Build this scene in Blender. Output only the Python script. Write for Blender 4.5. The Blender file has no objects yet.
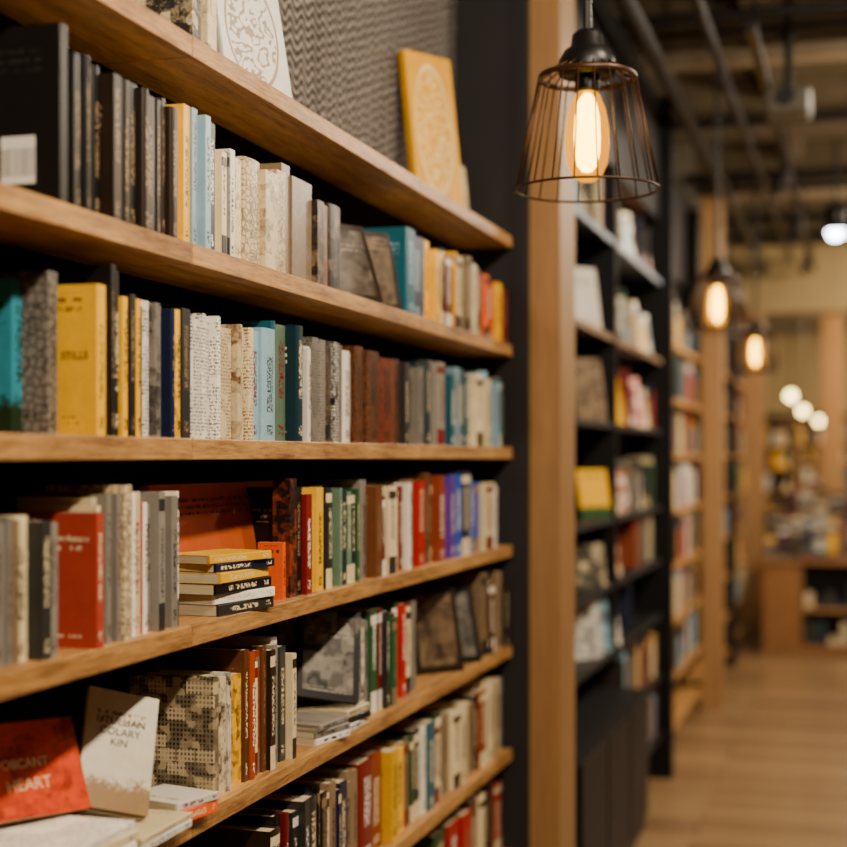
import bpy, math, random
from mathutils import Matrix, Vector
random.seed(7)
R=random.random; U=random.uniform
sc=bpy.context.scene; COL=sc.collection
EYE=1.65; F=1500.0; PSI=math.atan(438.5/F)
def Y(xp,L): return L/math.tan(PSI-math.atan((xp-423.5)/F))
def lin(h):
    out=[]
    for i in (0,2,4):
        c=int(h[i:i+2],16)/255
        out.append(c/12.92 if c<.04045 else ((c+.055)/1.055)**2.4)
    return out
# ------------------------------------------------ node helpers
class N:
    def __init__(s,name):
        s.m=bpy.data.materials.new(name); s.m.use_nodes=True
        s.t=s.m.node_tree; s.n=s.t.nodes; s.l=s.t.links; s.n.clear()
        s.out=s.n.new('ShaderNodeOutputMaterial')
    def new(s,ty,**k):
        n=s.n.new(ty)
        for a,b in k.items(): setattr(n,a,b)
        return n
    def put(s,sock,v):
        if v is None: return
        if hasattr(v,'is_output') : s.l.new(v,sock)
        elif isinstance(v,(list,tuple)):
            v=list(v)
            if len(sock.default_value)==4 and len(v)==3: v=v+[1]
            sock.default_value=v
        else: sock.default_value=v
    def math(s,op,a,b=None,c=None,clamp=False):
        n=s.new('ShaderNodeMath',operation=op,use_clamp=clamp)
        s.put(n.inputs[0],a); s.put(n.inputs[1],b)
        if c is not None: s.put(n.inputs[2],c)
        return n.outputs[0]
    def mix(s,f,a,b):
        n=s.new('ShaderNodeMix',data_type='RGBA')
        s.put(n.inputs[0],f); s.put(n.inputs[6],a); s.put(n.inputs[7],b)
        return n.outputs[2]
    def vec(s,x,y,z):
        n=s.new('ShaderNodeCombineXYZ'); s.put(n.inputs[0],x); s.put(n.inputs[1],y); s.put(n.inputs[2],z); return n.outputs[0]
    def sep(s,v):
        n=s.new('ShaderNodeSeparateXYZ'); s.put(n.inputs[0],v); return n.outputs
    def noise(s,v,scale,detail=2,rough=.5):
        n=s.new('ShaderNodeTexNoise'); s.put(n.inputs['Vector'],v); n.inputs['Scale'].default_value=scale
        n.inputs['Detail'].default_value=detail; n.inputs['Roughness'].default_value=rough
        return n.outputs[0]
    def mapv(s,v,scale,loc=(0,0,0)):
        n=s.new('ShaderNodeMapping'); s.put(n.inputs[0],v); n.inputs['Scale'].default_value=scale; n.inputs['Location'].default_value=loc
        return n.outputs[0]
    def bsdf(s,col,rough=.5,metal=0,bump=None,bs=.2,dist=.01,spec=.4):
        b=s.new('ShaderNodeBsdfPrincipled')
        s.put(b.inputs['Base Color'],col); s.put(b.inputs['Roughness'],rough); b.inputs['Metallic'].default_value=metal
        b.inputs['Specular IOR Level'].default_value=spec
        if bump is not None:
            u=s.new('ShaderNodeBump'); u.inputs['Strength'].default_value=bs; u.inputs['Distance'].default_value=dist
            s.put(u.inputs['Height'],bump); s.l.new(u.outputs[0],b.inputs['Normal'])
        s.l.new(b.outputs[0],s.out.inputs[0]); return s.m
def plain(name,hexc,rough=.5,metal=0,var=.12,spec=.4):
    k=N(name); tc=k.new('ShaderNodeTexCoord'); c=lin(hexc)
    n=k.noise(tc.outputs['Object'],9,4)
    return k.bsdf(k.mix(n,[x*(1-var) for x in c],[min(1,x*(1+var)) for x in c]),rough,metal,spec=spec)
def wood(name,ha,hb,stretch=(14,1.2,14),rough=.45,con=4.2):
    k=N(name); tc=k.new('ShaderNodeTexCoord'); oi=k.new('ShaderNodeObjectInfo')
    va=k.new('ShaderNodeVectorMath',operation='ADD'); k.put(va.inputs[0],tc.outputs['Object'])
    k.put(va.inputs[1],k.vec(k.math('MULTIPLY',oi.outputs['Random'],7),k.math('MULTIPLY',oi.outputs['Random'],13),0))
    v=k.mapv(va.outputs[0],stretch)
    a=k.noise(v,1.8,6,.6); b=k.noise(v,9,6,.75)
    f=k.math('ADD',k.math('MULTIPLY',a,.5),k.math('MULTIPLY',b,.5))
    f=k.math('MULTIPLY_ADD',f,con,.5-con/2,clamp=True)
    return k.bsdf(k.mix(f,lin(ha),lin(hb)),rough,0,b,.15,.002)
M_wood=wood('shelf_oak','6c421a','c29150',(26,2.2,26))
M_post=wood('post_oak','7a5630','9a7242',(10,10,.8),.5,2.6)
M_black=plain('black_laminate','0b0a0a',.5,spec=.2)
M_panel=plain('charcoal_panel','201e1f',.6,spec=.2)
M_back=plain('dark_back_panel','070606',.8,spec=.08)
M_metal=plain('black_metal','0b0807',.4,.3)
M_cream=plain('beige_plaster','8c7852',.8)
M_grey=plain('grey_plastic','504a3e',.5)
# wallpaper
k=N('embossed_wallpaper'); tc=k.new('ShaderNodeTexCoord')
so=k.sep(tc.outputs['Object'])
wv=k.math('SINE',k.math('MULTIPLY',so[1],90))
ph=k.math('ADD',k.math('MULTIPLY',so[2],260),k.math('MULTIPLY',wv,2.6))
nz=k.noise(tc.outputs['Object'],22,4)
hgt=k.math('MULTIPLY_ADD',k.math('SINE',k.math('ADD',ph,k.math('MULTIPLY',nz,7))),.5,.5)
M_wallp=k.bsdf(k.mix(hgt,lin('26221f'),lin('857c74')),.7,0,hgt,1.0,.01)
k=N('painted_wall'); tc=k.new('ShaderNodeTexCoord'); nz=k.noise(tc.outputs['Object'],3,6)
M_wall=k.bsdf(k.mix(nz,lin('362f27'),lin('524738')),.85,0,nz,.2)
k=N('ceiling_concrete'); tc=k.new('ShaderNodeTexCoord'); nz=k.noise(tc.outputs['Object'],2.5,6)
M_ceil=k.bsdf(k.mix(nz,lin('524732'),lin('827252')),.9,0,nz,.2)
M_beam=plain('ceiling_beam','5c4f3a',.9,var=.35)
# floor
k=N('plank_floor'); tc=k.new('ShaderNodeTexCoord')
br=k.new('ShaderNodeTexBrick'); k.put(br.inputs['Vector'],tc.outputs['Object'])
br.inputs['Scale'].default_value=1; br.inputs['Brick Width'].default_value=1.4; br.inputs['Row Height'].default_value=.14
br.inputs['Mortar Size'].default_value=.004; br.inputs['Color1'].default_value=lin('775a3e')+[1]
br.inputs['Color2'].default_value=lin('9c7c56')+[1]; br.inputs['Mortar'].default_value=lin('3c2a1a')+[1]
g=k.noise(k.mapv(tc.outputs['Object'],(1.2,12,1)),2,6,.65)
M_floor=k.bsdf(k.mix(k.math('MULTIPLY_ADD',g,2.4,-.7,clamp=True),k.mix(.38,br.outputs[0],lin('503822')),br.outputs[0]),.28,0,g,.06,.003,spec=.5)
# book cover (colours come from each object's own attributes)
k=N('book_cover'); tc=k.new('ShaderNodeTexCoord')
def at(nm):
    return k.new('ShaderNodeAttribute',attribute_type='OBJECT',attribute_name=nm)
col=at('cover_colour').outputs['Color']; acc=at('accent_colour').outputs['Color']
par=k.sep(at('cover_style').outputs['Vector']); seed,pat=par[0],par[1]
ob=k.sep(tc.outputs['Object']); ge=k.sep(tc.outputs['Generated']); nn=k.sep(tc.outputs['Normal'])
isp=k.math('GREATER_THAN',k.math('ABSOLUTE',nn[0]),.6)
u,vv,w=ge[1],ge[2],ge[0]
def band(x,a,b): return k.math('MULTIPLY',k.math('GREATER_THAN',x,a),k.math('LESS_THAN',x,b))
def P(i): return k.math('COMPARE',pat,i,.1)
def mul(a,b): return k.math('MULTIPLY',a,b)
sh=mul(k.math('FRACT',mul(seed,3.7)),.18)
sc2=k.math('MULTIPLY_ADD',k.math('FRACT',mul(seed,5.3)),120,170)
tx=k.noise(k.vec(mul(ob[1],210),mul(ob[2],sc2),seed),1,2)
txm=k.math('GREATER_THAN',tx,.5)
reg=mul(k.math('LESS_THAN',k.math('ABSOLUTE',k.math('SUBTRACT',u,.5)),.22),
   k.math('MAXIMUM',band(k.math('SUBTRACT',vv,sh),.24,.74),band(vv,.05,.14)))
sp=mul(txm,reg)
ln=k.math('LESS_THAN',k.math('FRACT',mul(ob[2],82)),.5)
t2=k.math('GREATER_THAN',k.noise(k.vec(mul(ob[0],260),mul(ob[2],82),seed),1,2),.5)
creg=mul(band(w,.16,.84),k.math('MAXIMUM',band(k.math('ADD',vv,sh),.8,.95),band(vv,.08,.13)))
cv=mul(mul(ln,t2),creg)
marks=k.math('ADD',mul(isp,sp),mul(k.math('SUBTRACT',1,isp),cv))
so=k.new('ShaderNodeVectorMath',operation='ADD'); k.put(so.inputs[0],tc.outputs['Object']); k.put(so.inputs[1],k.vec(seed,seed,seed))
n1=k.noise(so.outputs[0],16,3,.5); n2=k.noise(so.outputs[0],95,4,.7)
def voro(sc_,mx):
    v_=k.new('ShaderNodeTexVoronoi',distance='CHEBYCHEV'); k.put(v_.inputs['Vector'],mx); v_.inputs['Scale'].default_value=sc_; return v_
vc=voro(26,so.outputs[0]); vc2=voro(75,so.outputs[0])
cr=k.sep(vc.outputs['Color']); cr2=k.sep(vc2.outputs['Color'])
mo=k.math('ADD',k.math('MULTIPLY_ADD',cr[0],1.3,-.55),k.math('MULTIPLY_ADD',cr2[0],.9,-.35),clamp=True)
mo=k.math('ADD',mul(mo,.85),k.math('MULTIPLY_ADD',n2,1.6,-.8),clamp=True)
bands=mul(isp,k.math('MAXIMUM',band(vv,.86,.95),band(vv,.0,.2)))
lines=mul(k.math('GREATER_THAN',k.noise(k.vec(mul(ob[0],300),mul(ob[1],300),mul(ob[2],220)),1,3),.5),
   k.math('LESS_THAN',k.math('FRACT',mul(ob[2],170)),.66))
big=k.math('GREATER_THAN',n1,.42); lines=mul(mul(lines,big),.85)
vr=k.new('ShaderNodeTexVoronoi',feature='DISTANCE_TO_EDGE'); k.put(vr.inputs['Vector'],so.outputs[0]); vr.inputs['Scale'].default_value=80
net=mul(k.math('LESS_THAN',vr.outputs['Distance'],.1),.75)
ro=k.math('ADD',k.math('POWER',mul(k.math('SUBTRACT',w,.5),2.5),2),k.math('POWER',mul(k.math('SUBTRACT',vv,.5),2.3),2))
cont=k.math('LESS_THAN',k.math('ABSOLUTE',k.math('SUBTRACT',k.math('FRACT',mul(n1,9)),.5)),.15)
orn=k.math('MAXIMUM',mul(cont,k.math('LESS_THAN',ro,.8)),band(ro,.85,1.0))
orn=mul(orn,.85)
land=k.math('MULTIPLY_ADD',k.math('SUBTRACT',k.math('MULTIPLY_ADD',n2,.35,.06),vv),14,.4,clamp=True)
mist=mul(band(vv,.3,.72),k.math('MULTIPLY_ADD',n1,2.2,-1.0,clamp=True))
land=k.math('ADD',land,mul(mist,mul(k.math('GREATER_THAN',seed,21),.8)),clamp=True)
soft=k.math('MULTIPLY_ADD',k.math('SINE',mul(n1,26)),.5,.5)
frame=mul(band(w,.1,.9),mul(band(vv,.08,.92),k.math('ADD',mul(soft,.3),mul(cr[1],.5),clamp=True)))
bk_=k.new('ShaderNodeTexBrick'); k.put(bk_.inputs['Vector'],k.vec(mul(ob[0],1),mul(ob[2],1),0)); bk_.inputs['Scale'].default_value=1
bk_.inputs['Brick Width'].default_value=.034; bk_.inputs['Row Height'].default_value=.022; bk_.inputs['Mortar Size'].default_value=.0012
bk_.inputs['Color1'].default_value=(0,0,0,1); bk_.inputs['Color2'].default_value=(1,1,1,1); bk_.inputs['Mortar'].default_value=(1,1,1,1)
bc=k.sep(bk_.outputs['Color'])
win=mul(k.math('LESS_THAN',k.math('FRACT',mul(ob[0],150)),.55),k.math('LESS_THAN',k.math('FRACT',mul(ob[2],130)),.6))
build=k.math('ADD',mul(k.math('GREATER_THAN',bc[0],.4),.75),mul(win,.8),clamp=True)
build=mul(build,k.math('MULTIPLY_ADD',cr2[1],1.4,.25,clamp=True))
f=k.math('ADD',mul(P(1),mo),k.math('ADD',mul(P(2),bands),k.math('ADD',mul(P(3),lines),mul(P(4),net))),clamp=True)
f=k.math('ADD',f,k.math('ADD',mul(P(5),orn),k.math('ADD',mul(P(6),land),k.math('ADD',mul(P(7),frame),mul(P(8),build)))),clamp=True)
f=k.math('MAXIMUM',f,mul(marks,k.math('SUBTRACT',1,k.math('ADD',k.math('ADD',P(1),P(3)),k.math('ADD',P(5),P(8))))))
wear=k.math('MULTIPLY_ADD',k.noise(so.outputs[0],40,5,.7),.5,.75)
ct=k.mix(f,col,acc)
hv=k.new('ShaderNodeHueSaturation'); k.put(hv.inputs['Color'],ct); k.put(hv.inputs['Value'],wear)
M_cover=k.bsdf(hv.outputs[0],.36,spec=.35)
k=N('book_pages'); tc=k.new('ShaderNodeTexCoord'); o=k.sep(tc.outputs['Object'])
n=k.noise(k.vec(k.math('MULTIPLY',o[0],25),k.math('MULTIPLY',o[1],1500),k.math('MULTIPLY',o[2],25)),1,2)
M_pages=k.bsdf(k.mix(n,lin('8c7854'),lin('dccca8')),.8)
k=N('small_book_mix'); a=k.new('ShaderNodeAttribute',attribute_name='bookcol'); tc=k.new('ShaderNodeTexCoord')
n=k.noise(tc.outputs['Object'],60,3)
hs_=k.new('ShaderNodeMix',data_type='RGBA'); k.put(hs_.inputs[0],k.math('MULTIPLY_ADD',n,3,-1.5,clamp=True)); k.put(hs_.inputs[6],a.outputs['Color']); k.put(hs_.inputs[7],[.05,.035,.025])
M_stuff=k.bsdf(hs_.outputs[2],.5)
k=N('barcode_sticker'); tc=k.new('ShaderNodeTexCoord'); g=k.sep(tc.outputs['Generated'])
s=k.math('GREATER_THAN',k.noise(k.vec(k.math('MULTIPLY',g[0],45),0,0),1,1),.5)
r=k.math('MULTIPLY',k.math('GREATER_THAN',g[2],.15),k.math('LESS_THAN',g[2],.75))
M_bar=k.bsdf(k.mix(k.math('MULTIPLY',s,k.math('MULTIPLY',r,.8)),lin('e8e4dc'),lin('222222')),.5)
def emis(name,c,st):
    k=N(name); e=k.new('ShaderNodeEmission'); e.inputs[0].default_value=list(c)+[1]; e.inputs[1].default_value=st
    k.l.new(e.outputs[0],k.out.inputs[0]); return k.m
M_core=emis('glowing_filament',(1,.7,.12),40)
M_cool=emis('cool_lamp_face',(.8,.9,1),26)
M_glow=emis('warm_globe_face',(1,.72,.25),18)
k=N('amber_glass'); e=k.new('ShaderNodeEmission'); e.inputs[0].default_value=(1,.36,.0,1); e.inputs[1].default_value=2.2
t=k.new('ShaderNodeBsdfTransparent'); t.inputs[0].default_value=(1,.72,.2,1); gl=k.new('ShaderNodeBsdfGlossy'); gl.inputs['Roughness'].default_value=.08
m1=k.new('ShaderNodeMixShader'); m1.inputs[0].default_value=.58; k.l.new(t.outputs[0],m1.inputs[1]); k.l.new(e.outputs[0],m1.inputs[2])
m2=k.new('ShaderNodeMixShader'); m2.inputs[0].default_value=.015; k.l.new(m1.outputs[0],m2.inputs[1]); k.l.new(gl.outputs[0],m2.inputs[2])
k.l.new(m2.outputs[0],k.out.inputs[0]); M_glass=k.m
M_copper=plain('bronze_wire','38200e',.4,.5)
M_letd=plain('dark_ink','3a342c',.6); M_letw=plain('pale_ink','dcb88c',.6)
# ------------------------------------------------ geometry helpers
def mkobj(name,verts,faces,mat,loc=(0,0,0),parent=None,smooth=False,rot=None):
    me=bpy.data.meshes.new(name); me.from_pydata([tuple(v) for v in verts],[],faces); me.update()
    if mat: me.materials.append(mat)
    if smooth:
        for p in me.polygons: p.use_smooth=True
    o=bpy.data.objects.new(name,me); COL.objects.link(o); o.location=loc
    if rot is not None: o.rotation_euler=rot
    if parent: o.parent=parent
    return o
def boxgeo(x0,x1,y0,y1,z0,z1,V=None,Fc=None):
    V=[] if V is None else V; Fc=[] if Fc is None else Fc
    b=len(V)
    V+=[(x0,y0,z0),(x1,y0,z0),(x1,y1,z0),(x0,y1,z0),(x0,y0,z1),(x1,y0,z1),(x1,y1,z1),(x0,y1,z1)]
    Fc+=[tuple(b+i for i in q) for q in ((0,3,2,1),(4,5,6,7),(0,1,5,4),(1,2,6,5),(2,3,7,6),(3,0,4,7))]
    return V,Fc
def box(name,x0,x1,y0,y1,z0,z1,mat,parent=None,bevel=0):
    c=Vector(((x0+x1)/2,(y0+y1)/2,(z0+z1)/2)); dx,dy,dz=(x1-x0)/2,(y1-y0)/2,(z1-z0)/2
    V,Fc=boxgeo(-dx,dx,-dy,dy,-dz,dz)
    o=mkobj(name,V,Fc,mat,c-(parent.location if parent else Vector((0,0,0))),parent)
    if bevel:
        m=o.modifiers.new('bevel','BEVEL'); m.width=bevel; m.segments=2
    return o
def top(o,label,cat,group=None):
    o['label']=label; o['category']=cat
    if group: o['group']=group
    return o
def empty(name,loc,label,cat,group=None):
    o=bpy.data.objects.new(name,None); o.location=loc; o.empty_display_size=.1; COL.objects.link(o)
    return top(o,label,cat,group)
def struct(o): o['kind']='structure'; return o
def tube(V,Fc,p,q,r,n=8):
    p=Vector(p);q=Vector(q); d=(q-p).normalized(); a=d.orthogonal().normalized(); b=d.cross(a); s=len(V)
    for c in (p,q):
        for i in range(n):
            t=2*math.pi*i/n; V.append(tuple(c+a*r*math.cos(t)+b*r*math.sin(t)))
    for i in range(n): j=(i+1)%n; Fc.append((s+i,s+j,s+n+j,s+n+i))
    Fc.append(tuple(s+i for i in range(n))[::-1]); Fc.append(tuple(s+n+i for i in range(n)))
def torus(V,Fc,z,Rr,r,n=40,m=8,rz=None):
    s=len(V); rz=rz or r
    for i in range(n):
        t=2*math.pi*i/n
        for j in range(m):
            a=2*math.pi*j/m; V.append(((Rr+r*math.cos(a))*math.cos(t),(Rr+r*math.cos(a))*math.sin(t),z+rz*math.sin(a)))
    for i in range(n):
        for j in range(m):
            i2=(i+1)%n; j2=(j+1)%m; Fc.append((s+i*m+j,s+i2*m+j,s+i2*m+j2,s+i*m+j2))
def lathe(prof,n=28):
    V=[];Fc=[]
    for r,z in prof:
        for i in range(n):
            t=2*math.pi*i/n; V.append((r*math.cos(t),r*math.sin(t),z))
    for a in range(len(prof)-1):
        for i in range(n):
            j=(i+1)%n; Fc.append((a*n+i,a*n+j,(a+1)*n+j,(a+1)*n+i))
    Fc.append(tuple(range(n))[::-1]); Fc.append(tuple((len(prof)-1)*n+i for i in range(n)))
    return V,Fc
# ------------------------------------------------ books
PAL={'black':('100e0d','black'),'dkbrown':('24180f','dark brown'),'brown':('5c341a','brown'),'rust':('8c3812','rust orange'),
'red':('a81410','red'),'crimson':('6a100c','dark red'),'orange':('d85408','orange'),'yellow':('e6ac00','mustard yellow'),
'cream':('d4c096','cream'),'white':('e2dacb','white'),'gray':('7a7369','grey'),'dkgray':('262524','charcoal'),
'taupe':('7a644a','taupe'),'pblue':('80a2b2','pale blue'),'blue':('0f449c','blue'),'navy':('101a3a','navy'),
'teal':('0e4c5a','teal'),'dkteal':('0a242c','dark teal'),'green':('244828','green'),'sage':('5a705c','sage green'),
'purple':('4a2c80','purple'),'pink':('a8305c','pink')}
DARK=('black','dkbrown','brown','rust','red','crimson','dkgray','blue','navy','teal','dkteal','green','purple','pink')
def book_meshes(t,h,d,hard):
    c=min(.0026 if hard else .0009,t*.2); V=[];P=[]
    if hard:
        b=min(.004,t*.2); out=[(-d,-t/2),(-b,-t/2)]+[(-b+b*math.cos(a),t/2*math.sin(a)*.98) for a in [math.radians(x) for x in (-65,-40,-15,15,40,65)]]+[(-b,t/2),(-d,t/2)]
    else:
        e=.001; out=[(-d,-t/2),(-e,-t/2),(0,-t/2+e),(0,t/2-e),(-e,t/2),(-d,t/2)]
    k0=.004+c
    P=out+[(-d,t/2-c),(-k0,t/2-c),(-k0,-t/2+c),(-d,-t/2+c)]
    n=len(P); V=[(x,y,0) for x,y in P]+[(x,y,h) for x,y in P]
    Fc=[(i,(i+1)%n,n+(i+1)%n,n+i) for i in range(n)]+[tuple(range(n))[::-1],tuple(range(n,2*n))]
    i=.0035 if hard else .0004
    PV,PF=boxgeo(-d+i,-k0,-t/2+c,t/2-c,i,h-i)
    return V,Fc,PV,PF
NB=[0]
def book(mat4,t,h,d,c,acc=None,pat=0,hard=None,group='books on the shelf',pose='standing on an oak shelf',pages=True,label=None):
    if hard is None: hard=R()<.35
    if acc is None:
        acc=random.choice(['cream','white','cream','taupe']) if c in DARK else random.choice(['black','dkbrown','crimson','dkgray'])
        if c=='black': acc='taupe'
    V,Fc,PV,PF=book_meshes(t,h,d,hard)
    o=mkobj('book',V,Fc,M_cover); o.matrix_world=mat4
    cc=lin(PAL[c][0]); j=U(.75,1.2)
    o['cover_colour']=[min(1,x*j) for x in cc]; o['accent_colour']=lin(PAL[acc][0]); o['cover_style']=[U(0,20),float(pat),0.]
    kind='hardcover' if hard else 'paperback'
    deco={0:'',1:' with artwork',2:' with banded spine',3:' with dense print',4:' with cracked pattern',5:' with ornament',6:' with landscape',7:' with framed picture',8:' with building print'}[pat]
    top(o,label or f"{PAL[c][1]} {kind}{deco}, {pose}",'book',group)
    if pages:
        p=mkobj('page_block',PV,PF,M_pages,parent=o)
    NB[0]+=1
    return o
TR=Matrix.Translation
def RZ(a): return Matrix.Rotation(math.radians(a),4,'Z')
def RX(a): return Matrix.Rotation(math.radians(a),4,'X')
def RY(a): return Matrix.Rotation(math.radians(a),4,'Y')
def upright(xa,xb,zb,h,c,L=None,d=None,LP=1.02,**kw):
    L=L or U(1.012,1.03); ya,yb=Y(xa,LP),Y(xb,LP); d=d or min(1.155-L,U(.115,.135))
    return book(TR(((-L),(ya+yb)/2,zb)),max(.004,yb-ya-.0012),h,d,c,**kw)
def seg(zb,x0,x1,n,h0,h1,cols,pats=(0,0,2),group='',**kw):
    ws=[U(.5,1.6) for _ in range(n)]; s=sum(ws); ya,yb=Y(x0,1.02),Y(x1,1.02); y=ya
    for i,w_ in enumerate(ws):
        t=(yb-ya)*w_/s; c=cols[i%len(cols)] if n<=len(cols) else random.choice(cols)
        L=kw.get('L') or U(1.01,1.036); L=L+U(-.002,.002)
        book(TR((-L,y+t/2,zb)),t-.0012,U(h0-.006,h1),min(1.155-L,U(.115,.135)),c,pat=random.choice(pats),group=group,acc=kw.get('acc'),hard=kw.get('hard'))
        y+=t
def faceout(xp,L,zb,w_,h,t,alpha,lean,c,front=True,**kw):
    y=Y(xp,L); M=RZ(-90-alpha)@RX(lean)
    roll=kw.pop('roll',0)
    base=Vector((-L,y,zb+t/2*math.sin(math.radians(lean))+w_/2*abs(math.sin(math.radians(roll)))))
    if roll: M=M@RY(roll)
    off=M.to_3x3()@Vector((w_/2,0,0)); kw.setdefault('pose','propped on an oak shelf')
    return book(TR(base+off)@M,t,h,w_,c,**kw)
def flat(xw,yw,zb,h,d,t,yaw,c,**kw):
    M=RZ(yaw)@RX(90); off=RZ(yaw).to_3x3()@Vector((d/2,h/2,0)); kw.setdefault('pose','lying flat in a stack')
    return book(TR(Vector((xw,yw,zb+t/2))+off)@M,t,h,d,c,**kw)
def text(parent,body,size,mode,x,y,z,mat,gap=1.0,sx=1.0):
    cu=bpy.data.curves.new('t','FONT'); cu.body=body; cu.size=size; cu.align_x='CENTER'; cu.align_y='CENTER'; cu.extrude=.0002; cu.space_line=gap
    tmp=bpy.data.objects.new('t',cu); COL.objects.link(tmp); bpy.context.view_layer.update()
    me=bpy.data.meshes.new_from_object(tmp.evaluated_get(bpy.context.evaluated_depsgraph_get())); bpy.data.objects.remove(tmp)
    me.materials.clear(); me.materials.append(mat)
    o=bpy.data.objects.new('title_lettering',me); COL.objects.link(o)
    if mode=='front': m=Matrix(((-1,0,0),(0,0,1),(0,1,0)))
    elif mode=='back': m=Matrix(((1,0,0),(0,0,-1),(0,1,0)))
    else: m=Matrix(((0,0,1),(0,1,0),(-1,0,0)))
    o.parent=parent; o.matrix_local=TR((x,y,z))@m.to_4x4()@Matrix.Diagonal((sx,1,1,1))
    return o
H={'A':EYE+.656,'B':EYE+.333,'C':EYE+.029,'D':EYE-.262,'E':EYE-.56,'F':EYE-.868,'G':EYE-1.17,'H':EYE-1.47}
# ---------- top shelf
G='books displayed on the top shelf'
b=faceout(438,1.07,H['A'],.165,.41,.03,31,8,'yellow',acc='cream',pat=5,hard=True,group=G,label='large yellow illustrated hardcover propped face out on top oak shelf')
b['cover_colour']=lin('d09600'); b['accent_colour']=lin('dcc488')
b=faceout(258,1.07,H['A'],.16,.26,.02,26,12,'gray',acc='yellow',pat=5,hard=True,group=G,label='white hardcover with gold ornament propped face out on top oak shelf')
b['cover_colour']=lin('c8c2b8'); b['accent_colour']=lin('6e4c08')
faceout(458,1.128,H['A'],.16,.2,.012,10,6,'cream',acc='taupe',pat=3,group=G)
for x,c in ((193,'dkgray'),(204,'cream'),(214,'dkbrown')): upright(x,x+9,H['A'],.22,c,group=G,pat=1)
# ---------- shelf B
G='books on the second oak shelf'; z=H['B']
b=upright(60,68,z,.232,'black',L=1.0,d=.155,LP=1.0,acc='dkgray',group=G,hard=False,label='black paperback with white barcode sticker, standing on oak shelf')
b['cover_colour']=lin('151312')
st=box('barcode_sticker',-.05,-.0,-.0004,.0004,0,.062,M_bar); st.parent=b; st.location=(-.062,-(b.dimensions.y/2)-.0006,.056)
seg(z,58,178,17,.212,.22,['black','dkbrown','black','dkbrown'],(0,),group=G,acc='taupe')
seg(z,178,192,2,.215,.226,['yellow'],(0,),group=G)
seg(z,192,213,4,.213,.223,['pblue','white','pblue','navy'],group=G)
seg(z,213,238,5,.176,.19,['white','cream','white','gray','white'],group=G)
seg(z,238,287,4,.185,.192,['cream'],(4,1),group=G,acc='taupe')
seg(z,287,315,2,.2,.215,['taupe'],(1,),group=G,acc='gray')
seg(z,315,343,3,.17,.19,['dkbrown','brown','black'],(0,1),group=G,acc='taupe')
seg(z,345,403,4,.14,.17,['dkbrown','dkgray','brown'],(0,1),group=G,L=1.1)
faceout(360,1.04,z,.12,.19,.012,35,24,'dkbrown',acc='gray',pat=7,group=G)
faceout(380,1.055,z,.12,.19,.012,36,14,'black',acc='taupe',pat=7,group=G)
seg(z,403,425,2,.198,.205,['teal','navy'],(0,),group=G,acc='pblue')
seg(z,425,472,11,.19,.21,['navy','yellow','yellow','cream','dkteal','crimson','yellow','cream','red','cream','taupe'],(0,2),group=G)
seg(z,472,482,2,.19,.21,['cream','dkbrown'],group=G)
seg(z,482,511,5,.165,.18,['orange','red','yellow','crimson','red'],group=G)
# ---------- shelf C
G='books on the third oak shelf'; z=H['C']
b=upright(12,26,z,.21,'pblue',L=1.09,d=.062,LP=1.09,pat=6,acc='green',group=G,label='teal landscape cover paperback standing on oak shelf')
b['cover_colour']=lin('2a8294'); b['accent_colour']=lin('1c2c16'); b['cover_style']=[22.3,6.,0.]
upright(48,58,z,.222,'gray',L=1.05,d=.1,LP=1.05,pat=4,acc='dkgray',group=G)
b=upright(97,106,z,.207,'yellow',L=1.0,d=.15,LP=1.0,acc='brown',hard=False,group=G,label='mustard yellow paperback with faint title, standing on oak shelf')
b['cover_colour']=lin('e6ac00')
text(b,'STILLS',.015,'back',-.034,-b.dimensions.y/2-.0005,.11,M_letd)
seg(z,96,107,2,.203,.207,['yellow','yellow'],(0,),group=G,acc='dkbrown')
seg(z,107,121,3,.225,.245,['black','dkbrown','black'],(0,),group=G)
seg(z,121,141,4,.205,.213,['yellow','yellow','black','yellow'],(0,),group=G)
seg(z,141,165,4,.202,.21,['white','dkgray','white','gray'],(3,1),group=G,acc='dkgray')
seg(z,165,180,3,.198,.206,['gray','navy','yellow'],(1,0),group=G)
seg(z,180,193,2,.198,.206,['yellow','dkgray'],(0,),group=G)
seg(z,193,222,6,.195,.204,['white'],(3,),group=G,acc='dkgray')
seg(z,222,252,4,.19,.204,['cream','taupe','gray'],(3,1),group=G,acc='brown')
seg(z,252,278,2,.197,.202,['pblue'],(0,),group=G,hard=True)
seg(z,278,300,3,.21,.222,['teal','sage','dkteal'],(0,),group=G)
seg(z,300,305,1,.22,.222,['blue'],group=G)
seg(z,305,313,2,.18,.2,['white'],group=G)
seg(z,313,341,5,.2,.21,['dkgray','gray','black'],(3,1),group=G)
seg(z,341,357,3,.175,.19,['white','gray','taupe'],group=G)
seg(z,357,402,4,.196,.206,['brown','brown','rust','brown'],(2,4),group=G,acc='dkbrown',hard=True)
seg(z,402,420,3,.18,.2,['dkgray','dkteal','gray'],group=G)
seg(z,420,452,5,.2,.212,['dkteal','teal','gray','dkteal'],group=G)
seg(z,452,511,13,.19,.218,['white','teal','pblue','gray','cream','dkteal','white','sage'],(0,2),group=G)
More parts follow.
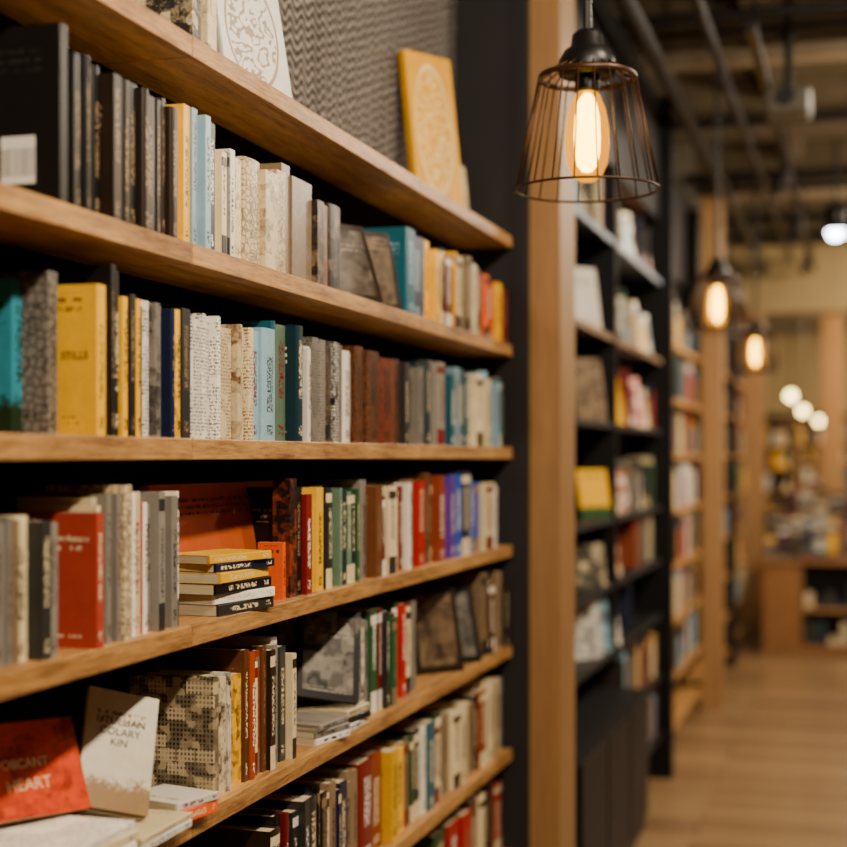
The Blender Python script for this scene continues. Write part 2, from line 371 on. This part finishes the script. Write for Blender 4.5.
# ---------- shelf D
G='books on the fourth oak shelf'; z=H['D']
seg(z,-24,14,3,.182,.192,['dkgray','black','gray'],(2,0),group=G)
seg(z,14,55,5,.182,.192,['gray','taupe','cream','dkgray','gray'],(0,0),group=G)
b=upright(97,104,z,.186,'crimson',L=1.0,d=.15,LP=1.0,acc='cream',hard=False,group=G,label='coral red paperback with cream lettering, standing on oak shelf')
b['cover_colour']=lin('a03626')
text(b,'Anaux',.014,'back',-.03,-b.dimensions.y/2-.0005,.15,M_letw)
seg(z,95,117,5,.2,.215,['white','cream','gray'],group=G)
upright(117,125,z,.222,'cream',pat=4,acc='taupe',L=1.008,group=G)
seg(z,125,141,3,.2,.222,['gray','white','cream'],group=G)
seg(z,141,149,2,.19,.205,['red','white'],(0,),group=G)
seg(z,149,182,7,.195,.222,['white','gray','white','cream','dkgray','gray'],group=G)
b=faceout(236,1.1,z,.56,.215,.02,2,10,'rust',acc='taupe',pat=0,hard=True,group=G,label='wide rust brown hardcover propped behind a small stack of books')
b['cover_colour']=lin('a84c1c'); b['accent_colour']=lin('4a2010')
zz=z
for i,(c,t,hh,yw) in enumerate((('dkgray',.019,.19,-6),('white',.016,.185,-10),('black',.018,.19,-6),('yellow',.017,.18,-3),('navy',.014,.18,-10),('yellow',.014,.17,-14))):
    flat(-1.05,2.355+U(-.008,.008),zz,hh,.1,t,yw,c,group=G,acc='cream',hard=False); zz+=t+.0005
upright(283,286,z,.105,'orange',L=1.02,d=.05,group=G)
upright(290,297,z,.222,'black',L=1.02,d=.035,pat=1,acc='rust',group=G)
seg(z,297,303,1,.21,.212,['black'],group=G)
seg(z,303,326,4,.19,.21,['crimson','cream','yellow','dkbrown'],group=G)
seg(z,326,359,9,.196,.2,['sage','green','dkgray','dkteal'],group=G,acc='cream')
seg(z,359,385,5,.17,.215,['taupe','gray','brown','crimson','taupe'],group=G)
seg(z,385,402,3,.19,.2,['white','cream'],group=G)
seg(z,402,422,4,.19,.215,['crimson','white','taupe','red'],group=G)
seg(z,422,442,4,.2,.225,['brown','rust'],group=G)
seg(z,442,456,3,.19,.215,['cream','pink','purple'],group=G)
seg(z,456,482,5,.19,.225,['blue','navy','pblue','purple','blue'],group=G)
seg(z,482,500,4,.17,.2,['white','cream'],group=G)
# ---------- shelf E
G='books on the fifth oak shelf'; z=H['E']
zz=z
for i in range(4):
    t=(.013,.012,.014,.012)[i]; flat(-1.06,1.775+U(-.005,.005),zz,.25,.17,t,U(-3,3),('gray','white','cream','white')[i],pat=(3,0,0,3)[i],hard=False,group=G,acc='gray'); zz+=t+.0004
ZO=zz
zz=z
for i in range(2):
    t=(.011,.01)[i]; flat(-1.055,2.0,zz,.17,.16,t,U(-2,2),('white','cream')[i],pat=(0,0)[i],hard=False,group=G,acc='gray'); zz+=t+.0004
ZS=zz
b=faceout(36,1.1,ZO,.18,.135,.014,22,24,'rust',acc='crimson',pat=1,hard=False,roll=-3,group=G,label='orange red paperback propped face out on a stack of magazines')
b['cover_colour']=lin('c83c02'); b['accent_colour']=lin('7c1c04')
text(b,'HEART',.024,'front',-.085,.0075,.045,M_letw); text(b,'OBCANT',.019,'front',-.085,.0075,.075,M_letw)
b=faceout(110,1.055,ZS,.112,.185,.014,40,28,'cream',acc='brown',pat=6,hard=True,roll=-17,group=G,label='off-white hardcover with grey title and brown base, propped on magazines')
b['cover_colour']=lin('c4b8a0'); b['cover_style']=[4.2,6.,0.]; b['accent_colour']=lin('84643a')
text(b,'UTULLIAN\nCOLARY\nKIN',.0165,'front',-.056,.0075,.12,M_letd)
flat(-1.04,2.145,z,.1,.11,.02,-10,'orange',group=G,acc='cream'); flat(-1.04,2.145,z+.0205,.1,.11,.012,-14,'white',group=G)
b=upright(203,209,z,.203,'cream',L=1.0,d=.152,pat=8,acc='black',group=G,hard=True,label='hardcover with brown and cream building sketch print, on oak shelf')
b['accent_colour']=lin('1a110a'); b['cover_colour']=lin('b8a480')
seg(z,209,230,4,.198,.203,['cream','white'],(3,1),group=G,acc='dkbrown')
seg(z,230,244,1,.19,.192,['yellow'],(1,),group=G,acc='brown')
seg(z,244,272,6,.205,.235,['brown','rust','cream','rust','brown','dkbrown'],group=G)
seg(z,272,292,4,.2,.235,['gray','white','dkgray','cream'],group=G)
zz=z
for i in range(3):
    flat(-1.055,Y(312,1.05),zz,.13,.11,.013,U(-12,-4),random.choice(['white','cream','gray']),group=G,acc='dkgray'); zz+=.0135
zz=z
for i in range(3):
    flat(-1.055,Y(336,1.05),zz,.13,.11,.014,U(-8,4),('white','black','cream')[i],group=G,acc='dkgray'); zz+=.0145
ZF=z+.0435
b=faceout(302,1.12,ZF,.12,.21,.012,22,10,'dkgray',acc='gray',pat=7,hard=True,group=G)
b=faceout(326,1.055,ZF,.14,.2,.014,46,24,'black',acc='gray',pat=7,hard=True,roll=-12,group=G,label='black framed picture hardcover leaning face out on stacked books')
b['cover_colour']=lin('060505'); b['accent_colour']=lin('8c8474')
upright(352,356,z,.235,'gray',pat=1,acc='dkgray',L=1.06,d=.07,group=G)
seg(z,357,375,4,.2,.22,['gray','white','pblue','gray'],(1,0),group=G)
seg(z,375,420,11,.195,.225,['red','white','dkbrown','green','crimson','gray','navy','cream','dkgray','black'],(0,2),group=G)
faceout(440,1.05,z,.15,.22,.012,38,12,'dkbrown',acc='taupe',pat=7,group=G)
faceout(458,1.05,z,.15,.21,.012,42,16,'black',acc='gray',pat=7,group=G)
faceout(473,1.05,z,.15,.2,.012,34,10,'dkbrown',acc='cream',pat=5,group=G)
seg(z,482,511,6,.2,.235,['brown','dkbrown','taupe'],group=G)
# ---------- shelf F
G='books on the sixth oak shelf'; z=H['F']
seg(z,270,300,5,.2,.235,['dkbrown','black','crimson','navy','dkgray','brown'],group=G)
seg(z,300,362,12,.2,.225,['taupe','gray','dkgray','cream','navy','black','dkbrown'],group=G)
seg(z,362,390,2,.2,.215,['crimson','rust'],group=G,hard=True)
seg(z,390,413,3,.2,.21,['yellow','yellow','taupe'],group=G)
seg(z,413,446,6,.2,.22,['green','dkgray','white','teal','cream','green'],(0,2),group=G)
seg(z,446,480,6,.19,.22,['dkbrown','cream','taupe','rust'],group=G)
seg(z,480,511,6,.21,.235,['rust','cream','taupe','cream','gray','brown'],group=G)
G='books on the seventh oak shelf'; z=H['G']
seg(z,440,511,9,.21,.235,['dkgray','crimson','brown','cream','rust','green','red','taupe'],group=G)
NB0=NB[0]
# ------------------------------------------------ bookcase
def unit(y0,y1,splits,hs,matS,label,front=-1.0,back=-1.16,th=.033,endp=None,side0=True,matB=M_back,topz=None):
    e=empty('bookcase',(back,(y0+y1)/2,0),label,'bookcase')
    topz=topz or max(hs)
    box('back_panel',back-.015,back,y0,y1,0.0,topz,matB,e)
    ys=[y0]+splits+[y1]
    for h in hs:
        for a,b_ in zip(ys[:-1],ys[1:]):
            box('shelf',back,front,a+.0012,b_-.0012,h-th,h,matS,e,.0015)
    return e
hs=[H[q] for q in 'ABCDEFGH']
e1=unit(.95,4.365,[2.14,3.40],hs,M_wood,'long wall bookcase with oak shelves and dark back panel')
box('plinth',-1.16,-1.02,.95,4.365,0,hs[-1]-.033,M_black,e1)
box('side_panel',-1.175,-.957,4.37,4.41,0,3.9,M_panel,e1)
box('side_panel',-1.175,-.985,.9,.945,0,3.0,M_panel,e1)
def post(x0,x1,y0,y1,z1,lab):
    o=box('wooden_post',x0,x1,y0,y1,0,z1,M_post,None,.003); o.name='wooden_post'; return top(o,lab,'post')
post(-1.04,-.864,4.415,4.65,3.9,'oak clad post standing at the end of the bookcase')
# ------------------------------------------------ structure
struct(box('floor',-4,4,-2,27,-.1,0,M_floor))
struct(box('wall_left',-1.4,-1.18,-2,15,0,4.0,M_wall))
o=struct(box('trim_1',-1.1795,-1.1765,.0,4.37,H['A']+.001,3.95,M_wallp))
struct(box('wall_right',4,4.2,-2,27,0,4.0,M_cream))
struct(box('wall_far',-4,4,27,27.2,0,4.0,M_cream))
struct(box('wall_farleft',-4.2,-4,15,27,0,4.0,M_cream))
struct(box('ceiling',-4.2,4.2,-2,27.2,3.95,4.1,M_ceil))
n=2
for yb in [3.5+1.9*i for i in range(12)]:
    o=struct(box('trim_%d'%n,-1.18 if yb<15 else -4,4,yb,yb+.22,3.6,3.95,M_beam)); n+=1
for xb in (-.55,.6,1.8):
    o=struct(box('trim_%d'%n,xb,xb+.14,-2,27,3.78,3.95,M_beam)); n+=1
struct(box('trim_%d'%n,-1.18,4,14.2,14.5,2.98,3.6,M_cream)); n+=1
# ------------------------------------------------ bay two: black display unit
SV=[];SF=[];SC=[]
def sbox(x0,x1,y0,y1,z0,z1,c):
    boxgeo(x0,x1,y0,y1,z0,z1,SV,SF); SC.extend([c]*6)
def scol():
    c=lin(PAL[random.choice(['white','cream','gray','taupe','dkgray','red','teal','yellow','brown','dkbrown','crimson','pblue','gray','navy','black','dkbrown','rust','green','cream','white','black'])][0]); return c
hb=[EYE+x for x in (.9,.5,.14,-.25,-.52,-.8)]
e2=unit(4.66,7.72,[6.2],hb,M_black,'tall black display bookcase with metal shelf edges',front=-.99,th=.022,topz=3.5)
box('end_panel',-1.175,-.93,7.72,7.78,0,3.5,M_black,e2)
box('header_panel',-1.16,-1.0,5.2,7.72,2.86,3.5,M_black,e2)
box('divider',-1.16,-.975,6.17,6.2,EYE-.8,2.86,M_black,e2)
cab=box('cabinet_body',-1.16,-.9,4.66,6.5,.05,EYE-1.0,M_black,e2)
for yy in (4.9,5.44,5.98): box('cabinet_door',-.9,-.885,yy,yy+.51,.12,EYE-1.02,M_black,e2,.002)
for h in (EYE-1.1,EYE-1.4): box('shelf',-1.16,-.97,6.52,7.72,h-.02,h,M_black,e2)
M_edge=plain('brushed_steel_edge','6c7684',.35,.5)
box('shelf_edge',-.99,-.982,4.7,7.7,hb[0]-.026,hb[0],M_edge,e2)
box('shelf_edge',-.99,-.982,4.7,7.7,hb[1]-.026,hb[1],plain('brown_edge','6a5038',.5),e2)
for h in hb[2:]: box('shelf_edge',-.99,-.984,4.7,7.7,h-.022,h,M_panel,e2)
G='books on the black display bookcase'; PB='on a black shelf'
for (xp,h,w_,hh,c,acc,pt) in ((586,hb[1],.16,.25,'white','gray',0),(592,hb[2],.16,.26,'taupe','dkbrown',1),(596,hb[3],.16,.2,'yellow','green',6),
      (588,hb[5],.16,.27,'white','navy',1),(597,hb[5],.16,.28,'pblue','dkgray',1),(606,hb[5],.16,.26,'white','crimson',7),(592,hb[4],.16,.17,'dkgray','cream',1)):
    faceout(xp,1.04,h,w_,hh,.012,38,10,c,acc=acc,pat=pt,group=G,pose='propped '+PB,pages=False)
CH=['white','cream','yellow','red','pblue','dkbrown','dkgray','taupe','rust','white','teal','gray','black','dkbrown']
for ih,h in enumerate(hb):
    y=6.24 if ih!=0 else 5.4
    if ih==5: y=6.3
    while y<7.6:
        if 6.0<y<6.22: y=6.24
        if R()<.74:
            w_=U(.11,.17)
            if y+w_>7.66: y+=.08; continue
            M=RZ(-90-34)@RX(9); t=.012
            off=M.to_3x3()@Vector((w_/2,0,0))
            if NB[0]<NB0+40: book(TR(Vector((-1.06,y+w_/2+.02,h+.002))+off)@M,t,U(.16,.27),w_,random.choice(CH),pat=random.choice([0,1,1,6,7]),group=G,pose='propped '+PB,pages=False)
            y+=w_+.015
        else:
            for q in range(3):
                t=U(.014,.035)
                if y+t<7.68: sbox(-1.15,-U(1.0,1.04),y,y+t-.002,h+.0005,h+U(.15,.26),scol())
                y+=t
for h in (EYE-1.1,EYE-1.4):
    y=6.55
    while y<7.64:
        t=U(.02,.05)
        if R()<.85: sbox(-1.15,-1.0,y,y+t-.002,h+.0005,h+U(.17,.24),scol())
        y+=t
# ------------------------------------------------ bays three and four
hs3=[EYE+x for x in (.64,.33,.02,-.29,-.6,-.91,-1.22,-1.5)]
e3=unit(7.8,9.85,[],hs3,M_wood,'oak shelved bookcase filled with books')
post(-1.0,-.875,9.87,10.1,3.35,'oak post between two bookcases')
e4=unit(10.12,13.9,[12.0],hs3,M_wood,'oak shelved bookcase beside the far posts')
box('divider',-1.16,-.95,11.98,12.02,0,2.6,M_black,e4)
post(-1.1,-.86,13.92,14.15,2.97,'oak post beneath the ceiling bulkhead')
box('header_panel',-1.175,-1.1,7.8,9.85,2.75,3.3,M_panel,e3)
box('header_panel',-1.175,-1.05,10.12,13.9,2.6,3.3,M_black,e4)
for (a,b_) in ((7.82,9.84),(10.14,11.96),(12.04,13.88)):
    for h in hs3[:-1]:
        y=a
        while y<b_-.07:
            t=U(.02,.06)
            if R()<.15: y+=t; continue
            sbox(-1.15,-U(1.01,1.05),y,y+t-.002,h+.0005,h+U(.16,.26),scol()); y+=t
eF=empty('bookcase',(0,26.8,0),'wide oak bookcase along the end wall filled with books','bookcase')
box('back_panel',-3.5,3.5,26.85,26.9,0,2.4,M_black,eF)
for i in range(7): box('shelf',-3.5,3.5,26.6,26.85,.2+.34*i-.03,.2+.34*i,M_wood,eF)
for i in range(6): box('upright_panel',-3.5+1.38*i,-3.46+1.38*i,26.58,26.85,0,2.4,M_wood,eF)
for i in range(6):
    x=-3.44
    while x<3.4:
        t=U(.03,.09)
        if R()<.85: sbox(x,x+t-.004,26.62,26.82,.2+.34*i+.001,.2+.34*i+U(.18,.29),scol())
        x+=t
def gondola(x0,x1,y0,y1,zt):
    e=empty('freestanding_bookcase',((x0+x1)/2,(y0+y1)/2,0),'low freestanding dark bookcase packed with colourful books','bookcase')
    box('back_panel',x0,x1,y1-.03,y1,0,zt,M_black,e)
    for xx in (x0,x1-.04): box('side_panel',xx,xx+.04,y0,y1-.03,0,zt,M_post,e)
    k_=int(zt/.3)
    for i in range(k_+1):
        zz=.08+i*(zt-.1)/k_
        box('shelf',x0+.04,x1-.04,y0+.02,y1-.03,zz-.025,zz,M_wood,e)
        if i<k_:
            x=x0+.05
            while x<x1-.16:
                t=U(.03,.1)
                if R()<.8: sbox(x,x+t-.004,y0+.04,y1-.05,zz+.001,zz+U(.12,.22),scol())
                x+=t
gondola(-2.2,-.75,19.0,19.4,2.1)
gondola(-.5,1.2,23.6,24.0,1.9)
# counter
M_cnt=wood('counter_oak','6c441e','946430',(10,3,10),.5,2.6)
cn=empty('display_counter',(0,13.2,0),'oak display counter with open niches of merchandise','counter')
box('counter_top',-.82,1.6,12.85,13.75,.76,.8,M_cnt,cn,.004)
box('side_panel',-.8,-.48,12.9,13.7,0,.76,M_cnt,cn)
box('side_panel',1.4,1.55,12.9,13.7,0,.76,M_cnt,cn)
box('back_panel',-.48,1.4,13.4,13.7,0,.76,M_black,cn)
box('shelf',-.48,1.4,12.92,13.4,.36,.39,M_wood,cn)
box('toe_kick',-.48,1.4,12.92,13.4,0,.08,M_cnt,cn)
dk=['dkgray','navy','black','gray','taupe','dkteal','cream']
for zt in (.08,.39):
    x=-.46
    while x<1.3:
        t=U(.05,.1); hh=U(.05,.2); sbox(x,x+t,12.98,13.2,zt+.001,zt+hh,lin(PAL[random.choice(dk)][0])); x+=t+.015
def piles(x0,x1,y0,y1,z,stepx,stepy,mh):
    x=x0
    while x<x1:
        y=y0
        while y<y1:
            zz=z+.001; c0=scol()
            for q in range(random.randint(2,int(mh/.025))):
                hh=U(.015,.035); sbox(x+U(0,.015),x+stepx-.02,y+U(0,.01),y+stepy-.03,zz,zz+hh,c0 if R()<.35 else scol()); zz+=hh+.001
            y+=stepy
        x+=stepx
piles(-.78,1.45,12.9,13.65,.8,.1,.2,.32)
def table(x0,x1,y0,y1,zt,lab):
    e=empty('display_table',((x0+x1)/2,(y0+y1)/2,0),lab,'table')
    box('table_top',x0,x1,y0,y1,zt-.05,zt,M_cnt,e,.004)
    for a in (x0+.05,x1-.13):
        for c in (y0+.05,y1-.13): box('leg',a,a+.08,c,c+.08,0,zt-.05,M_cnt,e)
    box('lower_shelf',x0+.05,x1-.05,y0+.05,y1-.05,.2,.23,M_wood,e)
    piles(x0+.02,x1-.15,y0+.02,y1-.2,zt,.15,.24,.42); piles(x0+.08,x1-.25,y0+.08,y1-.3,.23,.22,.3,.24)
table(-1.4,.8,16.2,17.3,.9,'oak display table stacked with colourful books')
table(-1.6,1.0,20.4,21.6,.95,'oak display table crowded with book piles')
me_=mkobj('books',SV,SF,M_stuff); me_['kind']='stuff'
top(me_,'assorted colourful books filling the distant shelves and tables','books','distant shelved books')
ca=me_.data.color_attributes.new('bookcol','FLOAT_COLOR','CORNER')
for p in me_.data.polygons:
    c=SC[p.index]
    for li in p.loop_indices: ca.data[li].color=(c[0],c[1],c[2],1)
for (x,y_) in ((-.33,18.1),(-1.25,18.2)):
    post(x-.12,x+.12,y_,y_+.24,3.6,'square oak column supporting the ceiling')
# ------------------------------------------------ pendants
def pendant(x,y,zb,th=.0018,nw=20):
    e=empty('pendant_lamp',(x,y,zb),'black wire cage pendant lamp with glowing amber filament bulb','pendant lamp','pendant lamps above the aisle')
    V,Fc=[],[]; torus(V,Fc,0,.147,th*1.5); torus(V,Fc,.232,.1,th*1.2,rz=.006); torus(V,Fc,.262,.05,th)
    for i in range(nw):
        a=2*math.pi*i/nw; c_,s_=math.cos(a),math.sin(a)
        tube(V,Fc,(.147*c_,.147*s_,0),(.1*c_,.1*s_,.232),th,6)
        a2=a+.12
        tube(V,Fc,(.1*c_,.1*s_,.232),(.05*math.cos(a2),.05*math.sin(a2),.262),th,6)
    mkobj('cage',V,Fc,M_copper,parent=e,smooth=True)
    V,Fc=lathe([(.058,.236),(.061,.25),(.058,.268),(.048,.286),(.034,.296),(.031,.32),(.022,.328),(.012,.332)],32)
    mkobj('socket_cap',V,Fc,M_metal,parent=e,smooth=True)
    V,Fc=lathe([(.02,.2),(.026,.205),(.026,.24),(.02,.245)],24); mkobj('socket',V,Fc,M_metal,parent=e)
    V,Fc=[],[]; tube(V,Fc,(0,0,.325),(0,0,3.95-zb),.009,10); mkobj('cord',V,Fc,M_metal,parent=e)
    V,Fc=lathe([(.018,.206),(.026,.195),(.038,.165),(.045,.125),(.046,.09),(.042,.055),(.03,.028),(.014,.017),(.003,.015)],32)
    g=mkobj('bulb',V,Fc,M_glass,parent=e,smooth=True)
    V,Fc=lathe([(.008,.198),(.018,.185),(.025,.15),(.027,.11),(.026,.08),(.02,.05),(.01,.038),(.002,.036)],24)
    mkobj('filament',V,Fc,M_core,parent=g,smooth=True)
    return e
pendant(-.545,3.07,EYE+.552)
pendant(-.64,7.0,EYE+.585,.004,16)
pendant(-.66,9.9,EYE+.56,.005,14)
for (xp,yp,zc) in ((791,396,17.),(803,411,18.8),(819,421,22.)):
    d=math.atan((xp-423.5)/F); ph=PSI-d; r=zc/math.cos(d)
    x,y_,zz=-r*math.sin(ph),r*math.cos(ph),EYE+(457-yp)/F*zc
    e=empty('globe_pendant_lamp',(x,y_,zz),'small glowing globe pendant lamp on a black cord','pendant lamp','globe pendant lamps')
    s_=.6
    V,Fc=lathe([(.01*s_,-.09*s_),(.05*s_,-.075*s_),(.085*s_,-.03*s_),(.09*s_,0),(.085*s_,.03*s_),(.05*s_,.075*s_),(.01*s_,.09*s_)],20); mkobj('globe',V,Fc,M_glow,parent=e,smooth=True)
    V,Fc=[],[]; tube(V,Fc,(0,0,.05),(0,0,3.95-zz),.008,8); mkobj('cord',V,Fc,M_metal,parent=e)
e=empty('ceiling_spotlight',(-.16,9.9,3.12),'black ceiling spotlight with cool white face on a rod','spotlight')
V,Fc=lathe([(.05,-.03),(.07,-.03),(.075,.1),(.05,.14),(.01,.15)],24); mkobj('housing',V,Fc,M_metal,parent=e,smooth=True)
V,Fc=lathe([(.01,-.085),(.04,-.075),(.055,-.031)],24); mkobj('lamp_face',V,Fc,M_cool,parent=e)
V,Fc=[],[]; tube(V,Fc,(0,0,.14),(0,0,.83),.01,8); mkobj('rod',V,Fc,M_metal,parent=e)
# ceiling services
def pipe(name,p,q,r,mat,lab,cat):
    V,Fc=[],[]; p=Vector(p); q=Vector(q); tube(V,Fc,(0,0,0),q-p,r,16); o=mkobj(name,V,Fc,mat,loc=p,smooth=False); return top(o,lab,cat)
LB='black conduit pipe running below the ceiling'
for yy,rr in ((6.0,.018),(6.6,.028),(6.9,.015),(8.7,.03),(10.4,.035),(11.0,.02),(12.3,.035),(13.3,.025)):
    zp=3.6-rr-.012 if not any(yb-.05<yy<yb+.27 for yb in [3.5+1.9*i for i in range(12)]) else 3.6-rr
    pipe('conduit_pipe',(-1.175,yy,zp),(3.99,yy,zp),rr,M_metal,LB,'pipe')
pipe('conduit_pipe',(-.62,5.0,3.44),(-.62,14.19,3.44),.022,M_metal,'black conduit pipe running along the aisle','pipe')
pipe('conduit_pipe',(-.86,5.0,3.38),(-.86,14.19,3.38),.035,M_metal,'black conduit pipe above the bookcases','pipe')
M_duct=plain('galvanised_duct','86745a',.5,.1)
for yy in (7.75,9.6,11.9):
    pipe('air_duct',(-1.175,yy,3.78),(3.99,yy,3.78),.15,M_duct,'beige round air duct crossing the ceiling','air duct')
e=empty('light_track',(-.42,10,3.34),'black lighting track with small spotlights','light track')
box('rail',-.44,-.4,6.0,14.0,3.32,3.36,M_metal,e)
for yy in (6.2,9.0,11.6,13.8):
    V,Fc=[],[]; tube(V,Fc,(0,yy-10,.02),(0,yy-10,.44),.006,6); mkobj('hanger',V,Fc,M_metal,parent=e)
for yy in (8.9,10.8,12.8):
    V,Fc=[],[]; tube(V,Fc,(0,0,0),(-.06,.03,-.14),.035,16); mkobj('spot_head',V,Fc,M_metal,parent=e,loc=(0,yy-10,-.03))
e=empty('ceiling_projector',(-.48,7.0,3.26),'grey projector hanging from a ceiling mount','projector')
box('body',-.42,-.22,6.88,7.12,3.19,3.31,M_grey,e,.02)
V,Fc=[],[]; tube(V,Fc,(.16,0,.05),(.16,0,.69),.02,10); mkobj('mount',V,Fc,M_metal,parent=e)
V,Fc=[],[]; tube(V,Fc,(.16,-.12,0),(.16,-.16,0),.035,16); mkobj('lens',V,Fc,M_metal,parent=e)
# ------------------------------------------------ lights
def area(x,y,z,tx,ty,tz,en,size,c=(1,.84,.63)):
    l=bpy.data.lights.new('ceiling_or_fill_light','AREA'); l.energy=en; l.size=size; l.color=c
    o=bpy.data.objects.new('ceiling_or_fill_light',l); COL.objects.link(o); o.location=(x,y,z)
    o.rotation_euler=(Vector((tx,ty,tz))-Vector((x,y,z))).to_track_quat('-Z','Y').to_euler(); return o
area(.45,.2,3.4,-1,1.7,1.4,74,.12)
area(.5,1.5,3.4,-1,2.5,1.3,62,.12)
area(.5,2.9,3.4,-1,3.7,1.3,42,.12)
for y_,e_ in ((5.2,60),(7.8,72),(10.8,64)): area(1.0,y_,3.3,-1,y_+.8,1.2,e_,.2)
for y_,e_ in ((13.0,80),(17.5,125),(21,145),(24.5,160)): area(.9,y_,3.4,-.5,y_+.5,.6,e_,.4,(1,.8,.53))
area(1.5,7.5,1.2,0,9,3.9,38,1.0,(1,.82,.58)); area(1.3,11.5,1.2,0,12.5,3.9,34,1.0,(1,.82,.58)); area(1.5,17,1.5,0,19,3.9,80,1.2,(1,.8,.55)); area(1.5,22,1.5,0,24,3.2,85,1.2,(1,.8,.55))  # unseen uplights added low in the room to brighten the ceiling, no real fixtures
area(.8,8,3.4,-.2,7.5,0,85,.3)
w=bpy.data.worlds.new('world'); sc.world=w; w.use_nodes=True
w.node_tree.nodes['Background'].inputs[0].default_value=(1,.85,.68,1); w.node_tree.nodes['Background'].inputs[1].default_value=.004
cam=bpy.data.cameras.new('camera'); co=bpy.data.objects.new('camera',cam); COL.objects.link(co); sc.camera=co
co.location=(0,0,EYE); co.rotation_euler=(math.radians(90),0,PSI)
cam.sensor_width=36; cam.lens=F/847*36; cam.shift_y=33.5/847; cam.clip_end=100
cam.dof.use_dof=True; cam.dof.focus_distance=2.6; cam.dof.aperture_fstop=2.0
print('books',NB0,NB[0])
